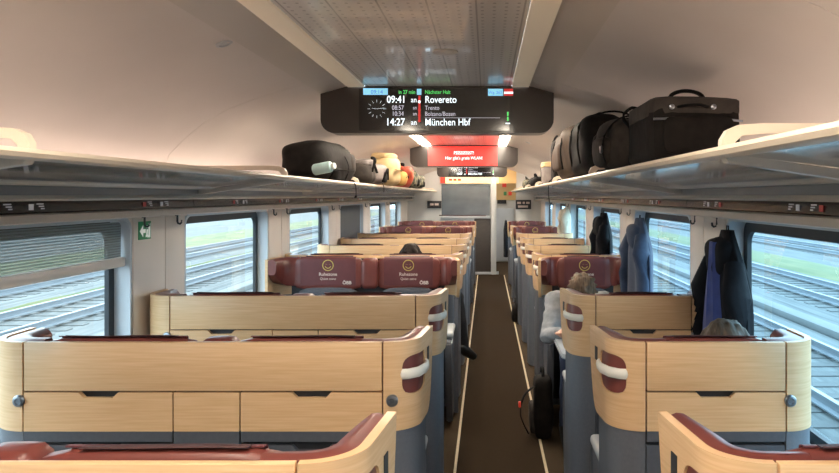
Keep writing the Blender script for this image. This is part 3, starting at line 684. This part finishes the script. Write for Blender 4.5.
def person(J, fwd, up, label, top, legs, hair, hairlen, seed):
    """J: joints in world space; fwd / up: where the face points and the crown points"""
    fwd = Vector(fwd).normalized(); up = Vector(up); up = (up-fwd*up.dot(fwd)).normalized(); rt = fwd.cross(up)
    HM = Matrix((rt, fwd, up)).transposed().to_4x4(); H = Vector(J['head'])
    def hp(x, y, z): return H+rt*x+fwd*y+up*z
    bm = bmesh.new()
    def cap(a, b, ra, rb, bm=bm): capsule(bm, J[a] if isinstance(a, str) else a, J[b] if isinstance(b, str) else b, ra, rb)
    cap('pelvis', 'chest', .125, .135); cap('chest', 'neck', .10, .055); cap('neck', 'head', .05, .055)
    ellip(bm, H, (.072, .092, .108), HM); capsule(bm, hp(0,.035,-.055), hp(0,.06,-.085), .05, .034)          # skull and jaw
    capsule(bm, hp(0,.088,.01), hp(0,.108,-.03), .010, .015); ellip(bm, hp(0,.085,.025), (.045,.016,.012), HM)  # nose and brow
    for s in (-1, 1): ellip(bm, hp(s*.076,-.005,-.01), (.010,.020,.032), HM)                                     # ears
    for s in 'LR':
        cap('chest', 'sho'+s, .09, .062); cap('sho'+s, 'elb'+s, .056, .042); cap('elb'+s, 'wri'+s, .042, .027)
        cap('pelvis', 'hip'+s, .11, .10); cap('hip'+s, 'kne'+s, .086, .058); cap('kne'+s, 'ank'+s, .056, .036); cap('ank'+s, 'toe'+s, .034, .022)
        # hand: palm, four bent fingers, thumb from the side
        w = Vector(J['wri'+s]); d = (w-Vector(J['elb'+s])).normalized(); side = d.cross(Vector((0,0,1))).normalized(); dn = side.cross(d).normalized()
        if dn.z > 0: dn = -dn
        pc = w+d*.05; capsule(bm, w+d*.01+side*.0, pc+d*.035+side*.018, .026, .020); capsule(bm, w+d*.01, pc+d*.035-side*.018, .026, .020)
        for i, (off, ln) in enumerate(((.030,.060),(.010,.072),(-.010,.068),(-.030,.052))):
            b0 = pc+d*.035+side*off; b1 = b0+d*ln*.5+dn*.006; b2 = b1+d*ln*.38+dn*.02
            capsule(bm, b0, b1, .0095, .0088, 8, 3); capsule(bm, b1, b2, .0088, .0075, 8, 3)
        inn = 1 if s == 'L' else -1
        b0 = w+d*.03+side*.028*inn; b1 = b0+d*.03+side*.025*inn; capsule(bm, b0, b1, .013, .011, 8, 3); capsule(bm, b1, b1+d*.028+dn*.006, .011, .008, 8, 3)
    body = fuse('person', bm, 'skin', .0062)
    tag(body, label, 'person')
    for s in (-1, 1):
        o = obj('eye', bmesh.new(), 'eye_white', body); b2 = bmesh.new(); ellip(b2, hp(s*.030,.079,.008), (.012,.008,.008), HM); ellip(b2, hp(s*.030,.0855,.008), (.005,.003,.005), HM); bpy.data.objects.remove(o); obj('eye', b2, 'eye_white', body)
    b2 = bmesh.new(); ellip(b2, hp(0,.094,-.058), (.022,.007,.007), HM); obj('lips', b2, 'lip', body)
    # clothes
    b2 = bmesh.new()
    cap('pelvis', 'chest', .140, .150, b2); capsule(b2, J['chest'], Vector(J['chest']).lerp(Vector(J['neck']), .75), .12, .075)
    for s in 'LR':
        cap('chest', 'sho'+s, .115, .085, b2); cap('sho'+s, 'elb'+s, .074, .057, b2); capsule(b2, J['elb'+s], Vector(J['elb'+s]).lerp(Vector(J['wri'+s]), .93), .056, .042)
    tp = fuse('sweater', b2, top, .011, body, 3)
    for v in tp.data.vertices: v.co += v.normal*(.008*noise.noise(Vector((v.co.x*14+seed, v.co.y*14, v.co.z*34)))+.006*noise.noise(v.co*9))
    b2 = bmesh.new(); cap('pelvis', 'pelvis', .135, .135, b2)
    for s in 'LR':
        cap('pelvis', 'hip'+s, .125, .112, b2); cap('hip'+s, 'kne'+s, .098, .070, b2); capsule(b2, J['kne'+s], Vector(J['kne'+s]).lerp(Vector(J['ank'+s]), .97), .068, .050)
    tr = fuse('trousers', b2, legs, .011, body, 3)
    for v in tr.data.vertices: v.co += v.normal*.006*noise.noise(v.co*11+Vector((seed,4,0)))
    for s in 'LR':
        b2 = bmesh.new(); a, t = Vector(J['ank'+s]), Vector(J['toe'+s]); d = (t-a); dn = Vector((0,0,-1))
        capsule(b2, a+dn*.015-d*.28, a+d*.35+dn*.01, .050, .048); capsule(b2, a+d*.3+dn*.010, t+d*.16+dn*.004, .048, .036)
        fuse('shoe', b2, 'shoe_black', .008, body, 2)
    # hair: thick cap with locks
    b2 = bmesh.new(); ellip(b2, hp(0,-.012,.022), (.084,.098,.104), HM); ellip(b2, hp(0,-.035,-.01), (.080,.078,.10+hairlen), HM)
    rnd = random.Random(seed)
    for i in range(70):
        a = rnd.uniform(0, 2*PI); e_ = rnd.uniform(.15, 1.25)
        p0 = Vector((math.cos(a)*math.cos(e_)*.084, -.012+math.sin(a)*math.cos(e_)*.098, .022+math.sin(e_)*.104))
        if p0.y > .05 and p0.z < .06: continue
        dr = Vector((p0.x*.35, (p0.y-.03)*.35, -.03-.02*rnd.random())).normalized()*(.035+hairlen*.5)
        capsule(b2, hp(*(p0*.97)), hp(*(p0*.99+dr)), .013, .007, 6, 2)
    hr = fuse('hair', b2, hair, .0065, body, 6)
    # clear the face
    for v in hr.data.vertices:
        q = v.co-H; y, z = q.dot(fwd), q.dot(up)
        if y > .05 and z < .045: v.co -= fwd*(y-.05)*.9
    return body
person(dict(pelvis=(.70,5.12,.56), chest=(.62,4.93,.83), neck=(.60,4.80,.965), head=(.615,4.66,.975), shoL=(.465,4.84,.885), elbL=(.395,4.66,.70), wriL=(.455,4.44,.755),
            shoR=(.80,4.88,.87), elbR=(.85,4.66,.765), wriR=(.70,4.46,.752), hipL=(.60,5.06,.56), kneL=(.535,4.66,.55), ankL=(.52,4.74,.09), toeL=(.51,4.60,.045),
            hipR=(.80,5.06,.56), kneR=(.83,4.66,.55), ankR=(.83,4.74,.09), toeR=(.84,4.60,.045)), (-.05,-.55,-.8), (-.1,-.8,.6),
       'reader in grey sweater and jeans bowed over the table', 'grey_sweater', 'jeans', 'hair_fair', .01, 3)
person(dict(pelvis=(-.62,5.98,.57), chest=(-.62,5.92,.84), neck=(-.62,5.93,.985), head=(-.63,5.98,1.085), shoL=(-.81,5.93,.90), elbL=(-.83,6.10,.70), wriL=(-.72,6.30,.66),
            shoR=(-.44,5.93,.90), elbR=(-.41,6.12,.74), wriR=(-.50,6.32,.70), hipL=(-.71,6.03,.56), kneL=(-.67,6.42,.55), ankL=(-.66,6.40,.09), toeL=(-.66,6.52,.05),
            hipR=(-.53,6.03,.56), kneR=(-.27,6.36,.70), ankR=(-.205,6.37,.26), toeR=(-.135,6.43,.19)), (0,1,-.1), (0,0,1),
       'dark-haired passenger in black with one leg crossed into the aisle', 'black_cloth', 'black_cloth', 'hair_dark', 0, 5)
person(dict(pelvis=(.76,2.62,.56), chest=(.79,2.53,.80), neck=(.82,2.53,.935), head=(.845,2.58,1.035), shoL=(.62,2.54,.85), elbL=(.57,2.70,.70), wriL=(.66,2.92,.66),
            shoR=(.945,2.54,.86), elbR=(.945,2.72,.72), wriR=(.86,2.92,.66), hipL=(.67,2.68,.56), kneL=(.66,3.08,.55), ankL=(.66,3.06,.09), toeL=(.66,3.18,.05),
            hipR=(.85,2.68,.56), kneR=(.87,3.08,.55), ankR=(.87,3.06,.09), toeR=(.87,3.18,.05)), (0,1,-.15), (.12,.1,1),
       'passenger with ruffled grey-brown hair sitting beside the navy coat', 'teal_cloth', 'black_cloth', 'hair_grey', .01, 9)

# ------------------------------------------------------------------ hanging coats
def coat(name, x, y, ztop, zbot, halfy, halfx, m, m2, label, seed, hood=True, group='coats hung from the wall hooks', sleeve=True, off=.0):
    e = empty(name, (x, y, ztop)); rnd = random.Random(seed); bm = bmesh.new(); rings = []; n = 40; H = ztop-zbot
    for i in range(19):
        f = i/18; wy = halfy*(.16+.84*min(1, (f/.42)))*(1+.05*math.sin(f*7+seed)) if f < .42 else halfy*(1+.10*(f-.42))
        if f < .42: wy = halfy*(.16+.84*math.sin(PI/2*f/.42)**1.1)
        wx = halfx*(.45+.55*min(1, f/.25)); r = []
        for j in range(n):
            t = 2*PI*j/n; fold = 1+(.05+.16*f)*math.sin(5*t+seed+1.2*f)*.6+(.08*f)*math.sin(9*t+2*seed)
            px = wx*math.cos(t)*fold; py = wy*math.sin(t)*(1+.04*math.sin(7*t+seed))+off*f
            r.append(bm.verts.new((max(-halfx*1.6, min(halfx*.98, px)), py, -H*f)))
        rings.append(r)
    for a, b in zip(rings, rings[1:]):
        for j in range(n): bm.faces.new((a[j], a[(j+1) % n], b[(j+1) % n], b[j]))
    bm.faces.new(rings[0][::-1]); bm.faces.new(rings[-1]); body = obj('coat_body', bm, m, e, ang=70)
    obj('hanging_loop', sweep(bmesh.new(), [(0,-.012,-.01),(.0,-.01,.018),(0,.01,.018),(0,.012,-.01)], .003, n=5), 'strap', e)
    # lapel panel with a contrasting tone running down the front, and a sleeve
    if m2:
        bm = bmesh.new(); rows = []
        for i in range(17):
            f = .06+.92*i/16; wy = halfy*(.10+.34*min(1, f/.5)); row = []
            for j in range(7):
                q = -1+2*j/6; row.append(bm.verts.new((-halfx*(1.12+.22*f)-.012+.02*q*q-.012*math.sin(9*q+f*3), halfy*.02+wy*q+off*f, -H*f)))
            rows.append(row)
        for a, b in zip(rows, rows[1:]):
            for j in range(6): bm.faces.new((a[j], a[j+1], b[j+1], b[j]))
        obj('lining', thicken(bm, .006), m2, e, ang=70)
    if sleeve:
        for s in (-1, 1):
            pts = [(-halfx*.4, s*halfy*.55, -H*.16), (-halfx*.7, s*halfy*.86, -H*.32), (-halfx*.75, s*halfy*.98+off*.4, -H*.55), (-halfx*.6, s*halfy*.95+off*.7, -H*.80)]
            obj('sleeve', sweep(bmesh.new(), pts, .055, .045, 12, taper=[.7,1.05,1,.85]), m, e, ang=70)
    if hood:
        b2 = softbox(halfx*1.9, halfy*.95, .17, n=7, p=3, amp=.02, seed=seed, fs=9, flat=False)
        for v in b2.verts: v.co += Vector((-halfx*.4, halfy*.1, -.20))
        obj('hood', b2, m, e, ang=70)
    return tag(e, label, 'coat', group)
coat('hanging_coat', XR-.075, 3.08, 1.455, .62, .26, .055, 'black_coat', 'blue_coat', 'dark navy coat with bright blue front hanging beside the first single-seat pillar', 2)
coat('hanging_coat', XR-.085, 4.80, 1.455, .75, .28, .06, 'slate_coat', None, 'slate blue jacket hanging by the pillar next to the reader', 6)
coat('hanging_coat', XR-.085, 6.28, 1.455, .75, .26, .06, 'black_coat', None, 'plain black coat hanging in front of the window past the slate jacket', 11)
coat('hanging_jacket', XR-.075, 9.38, 1.455, .98, .20, .06, 'cream_cloth', None, 'cream jacket hanging far down the single-seat window wall', 14)
coat('draped_coat', .342, 13.1, 1.16, .50, .14, .04, 'black_coat', None, 'long black coat draped over the aisle wing of the last single seat', 17, hood=False, group=None, sleeve=False)

# ------------------------------------------------------------------ luggage
RZ = 1.709     # top of the rack's front rail; bags lie on rail and rear of the shelf
def bag_root(name, x, y, z, label, cat, rz=0, group='luggage on the racks'):
    e = empty(name, (x, y, z)); e.rotation_euler = (0, 0, rz); return tag(e, label, cat, group)
def smooth_path(p, n=4):
    p = [Vector(q) for q in p]; out = []
    for i in range(len(p)-1):
        a, b, c, d = p[max(i-1,0)], p[i], p[i+1], p[min(i+2,len(p)-1)]
        for k in range(n):
            t = k/n; out.append(.5*((2*b)+(c-a)*t+(2*a-5*b+4*c-d)*t*t+(3*b-a-3*c+d)*t**3))
    return out+[p[-1]]
def strap(e, pts, w=.014, t=.004, m='strap', name='strap'): return obj(name, sweep(bmesh.new(), smooth_path(pts), w, t, 8), m, e)
# black suitcase, near end towards the camera, on the single-seat rack
s = bag_root('suitcase', .71, 2.66, RZ, 'black soft suitcase with top handle on the single-seat rack', 'suitcase')
def sh3(q): return Vector((q.x, q.y, q.z*(1-.38*max(0, q.x)/.18) if q.z > 0 else q.z))
def sh(q): return Vector((q.x, q.y, q.z*(1-.18*max(0, q.x)/.18)))
obj('body', softbox(.31, .46, .225, n=8, p=9, amp=.006, seed=2, shape=sh), 'black_bag', s)
obj('front_pocket', softbox(.24, .05, .13, n=5, p=6, amp=.004, seed=4), 'black_bag', s, (0, -.225, .03))
obj('lid_band', softbox(.315, .465, .075, n=6, p=8, amp=.003, seed=5, shape=sh), 'charcoal_bag', s, (0, 0, .155))
strap(s, [(-.15,-.228,.15),(-.08,-.236,.151),(0,-.237,.15),(.08,-.236,.148),(.15,-.228,.143)], .004, .004, 'metal', 'zip')
strap(s, [(-.07,-.1,.225),(-.055,-.1,.25),(-.02,-.1,.262),(.02,-.1,.26),(.05,-.1,.246),(.06,-.1,.218)], .014, .007, 'strap', 'handle')
strap(s, [(-.07,-.236,.19),(-.04,-.252,.195),(.0,-.252,.195),(.03,-.236,.19)], .009, .005, 'strap', 'end_handle')
for x in (-.09, .05): obj('stud', lathe(bmesh.new(), [(.009,-.004),(.009,.004),(.004,.006)], Matrix.Translation((x,-.236,.19)) @ Matrix.Rotation(PI/2,4,'X'), 10), 'metal', s)
for x in (-.13, .13): obj('wheel', lathe(bmesh.new(), [(.022,-.012),(.025,0),(.022,.012)], Matrix.Translation((x,.236,.03)) @ Matrix.Rotation(PI/2,4,'Y'), 12), 'strap', s)
# backpack with many straps
b = bag_root('backpack', .64, 3.14, RZ, 'charcoal backpack with dangling straps behind the black suitcase', 'backpack')
obj('body', softbox(.28, .40, .22, n=8, p=4, amp=.025, seed=8, fs=8), 'charcoal_bag', b)
obj('front_pocket', softbox(.10, .26, .13, n=6, p=4, amp=.012, seed=9), 'charcoal_bag', b, (-.12, 0, .015))
for i in range(3): strap(b, [(-.145,-.12+.12*i,.03),(-.16,-.12+.12*i,.09),(-.14,-.115+.12*i,.16),(-.08,-.11+.12*i,.218),(.02,-.11+.12*i,.232)], .012, .004)
strap(b, [(-.05,-.2,.16),(-.09,-.215,.21),(-.05,-.20,.25),(0,-.19,.235)], .009, .006, 'strap', 'handle')
for i in range(2): obj('buckle', B(-.168,-.158,-.135+.12*i,-.105+.12*i,.07,.10,bev=.003), 'dark_metal', b)
# big black holdall and brown holdall
b = bag_root('holdall', .665, 3.98, RZ, 'large black holdall between the backpack and the brown bag', 'bag')
obj('body', softbox(.36, .68, .32, n=9, p=4.2, amp=.03, seed=12, fs=5, shape=sh3), 'black_bag', b)
obj('end_pocket', softbox(.26, .06, .17, n=5, p=4, amp=.008, seed=13), 'charcoal_bag', b, (0, -.325, .05))
strap(b, [(-.175,-.18,.06),(-.19,-.175,.17),(-.165,-.16,.28),(-.06,-.10,.335),(-.06,.10,.335),(-.165,.16,.28),(-.19,.175,.17),(-.175,.18,.06)], .014, .006, 'strap', 'handle')
strap(b, [(.15,-.2,.28),(.05,-.21,.325),(-.05,-.21,.328),(-.15,-.2,.285)], .012, .005)
b = bag_root('holdall', .66, 4.88, RZ, 'bulky brown holdall on the single-seat rack', 'bag')
obj('body', softbox(.36, 1.04, .335, n=9, p=3.8, amp=.04, seed=15, fs=4.5, shape=sh3), 'brown_bag', b)
obj('front_pocket', softbox(.06, .46, .18, n=6, p=4, amp=.012, seed=16), 'brown_bag', b, (-.17, .05, .06))
strap(b, [(-.18,-.3,.06),(-.195,-.29,.17),(-.165,-.27,.28),(-.06,-.2,.345),(-.06,.2,.345),(-.165,.27,.28),(-.195,.29,.17),(-.18,.3,.06)], .014, .006, 'strap', 'handle')
b = bag_root('slim_bag', .56, 5.83, RZ, 'slim black bag standing upright behind the brown holdall', 'bag')
obj('body', softbox(.07, .34, .34, n=7, p=5, amp=.006, seed=18), 'black_bag', b)
strap(b, [(-.03,.05,.03),(-.055,.06,.0),(-.058,.07,-.08),(-.05,.08,-.16)], .012, .004)
strap(b, [(-.02,-.1,.33),(-.0,-.06,.37),(.0,.06,.37),(-.02,.1,.33)], .010, .005, 'strap', 'handle')
def bottle(e, M, h, r, m='bottle'):
    obj('bottle_body', lathe(bmesh.new(), [(r*.85,0),(r,.006),(r,h*.74),(r*.9,h*.80),(r*.5,h*.86)], M, 18), m, e); obj('cap', lathe(bmesh.new(), [(r*.56,h*.84),(r*.56,h*.97),(r*.45,h)], M, 16), 'bottle_cap', e)
b = bag_root('toiletry_bag', .585, 6.75, RZ, 'grey soft pouch with pale top beyond the upright black bag', 'bag')
obj('body', softbox(.15, .26, .20, n=6, p=4, amp=.012, seed=20), 'grey_bag', b); obj('flap', softbox(.155, .265, .06, n=5, p=5, amp=.004, seed=21), 'cream_bag', b, (0,0,.15)); strap(b, [(-.08,0,.02),(-.082,0,.15)], .01, .003)
b = bag_root('sports_bag', .72, 9.0, RZ, 'low black sports bag lying far along the single-seat rack', 'bag')
obj('body', softbox(.36, .8, .13, n=8, p=3.5, amp=.03, seed=23), 'black_bag', b); strap(b, [(-.1,-.2,.1),(-.12,-.1,.16),(-.12,.1,.16),(-.1,.2,.1)], .012, .006, 'strap', 'handle')
b = bag_root('sports_bag', .74, 11.2, RZ, 'dark mottled bag at the far end of the single-seat rack', 'bag')
obj('body', softbox(.36, .9, .15, n=8, p=3.5, amp=.04, seed=24), 'mottled_bag', b); strap(b, [(-.1,-.2,.12),(-.14,0,.19),(-.1,.2,.12)], .012, .006, 'strap', 'handle')
# double-bench rack
b = bag_root('travel_backpack', -1.205, 5.24, RZ-.012, 'big black rucksack lying on the double-bench rack with a bottle in its pocket', 'backpack')
def sh2(q): return Vector((q.x+.08*max(0,q.z)/.13*-.2, q.y, q.z*(1-.25*max(0,-q.x)/.19)))
obj('body', softbox(.34, 1.12, .285, n=9, p=4.6, amp=.025, seed=30, fs=5, shape=sh2), 'black_bag', b)
obj('top_lid', softbox(.34, .28, .20, n=7, p=3.5, amp=.012, seed=31), 'charcoal_bag', b, (.0, .44, .05))
obj('side_pocket', softbox(.10, .30, .09, n=6, p=4, amp=.008, seed=32), 'black_bag', b, (.145, -.2, .01))
strap(b, [(.12,-.42,.06),(.195,-.32,.08),(.205,-.1,.085),(.205,.1,.09),(.18,.3,.1)], .014, .004)
strap(b, [(.17,.05,.02),(.195,.05,.12),(.13,.05,.235),(.0,.05,.285),(-.12,.05,.24)], .014, .004)
strap(b, [(.185,.30,.0),(.197,.31,-.02),(.20,.31,-.09),(.19,.33,-.11)], .010, .003)
o = bag_root('water_bottle', -1.06, 4.62, RZ+.058, 'pale blue drinks bottle tucked against the big black rucksack', 'bottle', group=None)
bottle(o, Matrix.Translation((-.045,-.0,.0)) @ Matrix.Rotation(math.radians(80), 4, 'Y') @ Matrix.Rotation(.25, 4, 'X'), .15, .036)
b = bag_root('shoulder_bag', -1.13, 6.38, RZ, 'black and grey shoulder bag behind the big black rucksack', 'bag')
obj('body', softbox(.26, .42, .20, n=8, p=3.5, amp=.025, seed=34, fs=8), 'charcoal_bag', b); obj('flap', softbox(.27, .30, .07, n=6, p=4, amp=.015, seed=35), 'grey_bag', b, (0,-.02,.15)); strap(b, [(.13,-.1,.1),(.15,-.05,.2),(.1,.1,.235),(.13,.2,.1)], .014, .005)
b = bag_root('tote_bag', -1.11, 6.98, RZ, 'light grey tote with a dark opening beside the cream bag', 'bag')
obj('body', softbox(.28, .50, .20, n=8, p=3.2, amp=.03, seed=36, fs=8), 'grey_bag', b); obj('opening', softbox(.05, .22, .10, n=5, p=3, amp=.006, seed=37), 'strap', b, (.125,-.06,.02)); strap(b, [(.135,-.18,.04),(.16,-.12,.13),(.15,.02,.15),(.14,.1,.05)], .010, .005, 'strap', 'handle')
strap(b, [(.125,-.2,.02),(.142,-.2,-.02),(.142,-.19,-.07)], .008, .003)
b = bag_root('duffel_bag', -1.08, 7.62, RZ, 'tall cream duffel bag on the double-bench rack', 'bag')
obj('body', softbox(.30, .56, .30, n=8, p=4, amp=.025, seed=38, fs=7), 'cream_bag', b); obj('top_roll', softbox(.25, .50, .09, n=6, p=3, amp=.012, seed=39), 'cream_bag', b, (0,0,.255))
strap(b, [(.152,-.26,.16),(.165,0,.165),(.152,.26,.16)], .012, .004, 'cream_bag', 'band')
b = bag_root('pouch', -1.05, 8.42, RZ, 'small yellow pouch between the cream duffel and the orange sack', 'bag')
obj('body', softbox(.24, .30, .17, n=6, p=3.4, amp=.02, seed=40), 'yellow_bag', b); strap(b, [(.118,-.1,.1),(.125,0,.13),(.118,.1,.1)], .01, .004)
b = bag_root('stuff_sack', -1.07, 9.05, RZ, 'bright orange sack far along the double-bench rack', 'bag')
obj('body', softbox(.28, .42, .27, n=8, p=2.6, amp=.03, seed=41, fs=8), 'orange_bag', b); obj('drawcord', softbox(.08, .08, .06, n=4, p=3, amp=.005, seed=42), 'strap', b, (0,0,.25))
b = bag_root('rucksack', -1.07, 9.75, RZ, 'dark mottled rucksack beyond the orange sack', 'backpack')
obj('body', softbox(.30, .5, .22, n=8, p=3, amp=.05, seed=43, fs=9), 'mottled_bag', b); obj('pocket', softbox(.08, .2, .1, n=5, p=4, amp=.01, seed=44), 'black_bag', b, (.13, 0, .02))
b = bag_root('rucksack', -1.07, 10.5, RZ, 'low dark mottled rucksack at the far end of the double-bench rack', 'backpack')
obj('body', softbox(.30, .6, .17, n=8, p=3, amp=.05, seed=45, fs=9), 'mottled_bag', b); obj('pocket', softbox(.08, .2, .08, n=5, p=4, amp=.01, seed=46), 'black_bag', b, (.13, 0, .02))
# backpack on the floor in the aisle
b = bag_root('backpack', .368, 4.80, .004, 'black backpack with red tag standing on the floor by the reader', 'backpack', group=None)
obj('body', softbox(.13, .20, .40, n=8, p=5, amp=.015, seed=50), 'black_bag', b); obj('front_pocket', softbox(.05, .16, .20, n=6, p=4, amp=.008, seed=51), 'charcoal_bag', b, (-.065, 0, .03))
strap(b, [(-.06,-.1,.36),(-.13,-.12,.30),(-.15,-.13,.18),(-.10,-.12,.06)], .016, .004); strap(b, [(0,-.05,.41),(0,-.02,.45),(0,.04,.45),(0,.07,.41)], .010, .006, 'strap', 'handle')
obj('tag', B(-.165,-.150,-.15,-.125,.235,.27,bev=.004), 'sign_red', b)
b = bag_root('shoulder_bag', .36, 9.25, .004, 'small dark bag on the floor beside a far single seat', 'bag', group=None)
obj('body', softbox(.09, .3, .22, n=6, p=4, amp=.012, seed=53), 'black_bag', b); strap(b, [(0,-.1,.2),(0,-.05,.28),(0,.05,.28),(0,.1,.2)], .008, .005, 'strap', 'handle')

# ------------------------------------------------------------------ outside: ballast, tracks, grass
GZ = -1.28
tag(obj('ground', B(-160, 160, -60, 160, GZ-.3, GZ), 'ballast'), 'pale gravel ground of the railway yard outside', kind='structure')
def track(xc, label):
    e = empty('railway_track', (xc, 40, GZ))
    bedp = [(-1.9,0),(-1.35,.10),(1.35,.10),(1.9,0)]
    obj('ballast_bed', prism(bmesh.new(), bedp, 'y', -90, 100), 'ballast', e)
    for s in (-1, 1):
        r = s*.75; pr = [(r-.07,.16),(r-.07,.18),(r-.012,.20),(r-.012,.27),(r-.036,.285),(r-.036,.315),(r+.036,.315),(r+.036,.285),(r+.012,.27),(r+.012,.20),(r+.07,.18),(r+.07,.16)]
        obj('rail', prism(bmesh.new(), pr, 'y', -90, 100), 'steel_rail', e)
    bm = bmesh.new()
    for i in range(150): box(bm, -1.25, 1.25, -45+i*.62, -45+i*.62+.26, .06, .118)
    tag(obj('sleepers', bm, 'sleeper', e), kind='stuff')
    tag(e, label, 'track', 'railway tracks outside')
for x, l in ((-5.2, 'railway track directly outside the double-bench windows'), (-9.9, 'second railway track out from the double-bench windows'), (-14.0, 'third railway track out from the double-bench windows'),
             (5.1, 'railway track directly outside the single-seat windows'), (9.5, 'second railway track out from the single-seat windows'), (17.0, 'third railway track out from the single-seat windows'), (21.5, 'fourth railway track out from the single-seat windows')): track(x, l)
def verge(x0, x1, h, label):
    bm = bmesh.new(); nx, ny = 10, 120; rows = []
    for j in range(ny+1):
        y = -30+150*j/ny; rows.append([bm.verts.new((x0+(x1-x0)*i/nx, y, GZ-.02+h*math.sin(PI*i/nx)**.6+.05*noise.noise(Vector((i*.9, y*.5, x0))))) for i in range(nx+1)])
    for a, b_ in zip(rows, rows[1:]):
        for i in range(nx): bm.faces.new((a[i], a[i+1], b_[i+1], b_[i]))
    tag(obj('grass_verge', bm, 'grass'), label, 'grass', kind='stuff')
verge(-21, -16.2, .16, 'yellow-green grass strip beyond the tracks outside the double benches'); verge(-12.05, -11.85, .08, 'thin weedy strip between tracks outside the double benches')
verge(11.7, 14.2, .14, 'green grass strip between tracks outside the single seats'); verge(24, 40, .2, 'dry grass beyond the tracks outside the single seats'); verge(-60, -34, .4, 'far grass beyond the yard outside the double benches')
for x, l in ((-7.5, 'concrete cable trough outside the double benches'), (7.2, 'concrete cable trough outside the single seats')):
    o = obj('cable_trough', B(-.2, .2, -60, 60, 0, .16, bev=.02), 'trough', None, (x, 30, GZ)); tag(o, l, 'trough', 'cable troughs between the tracks')
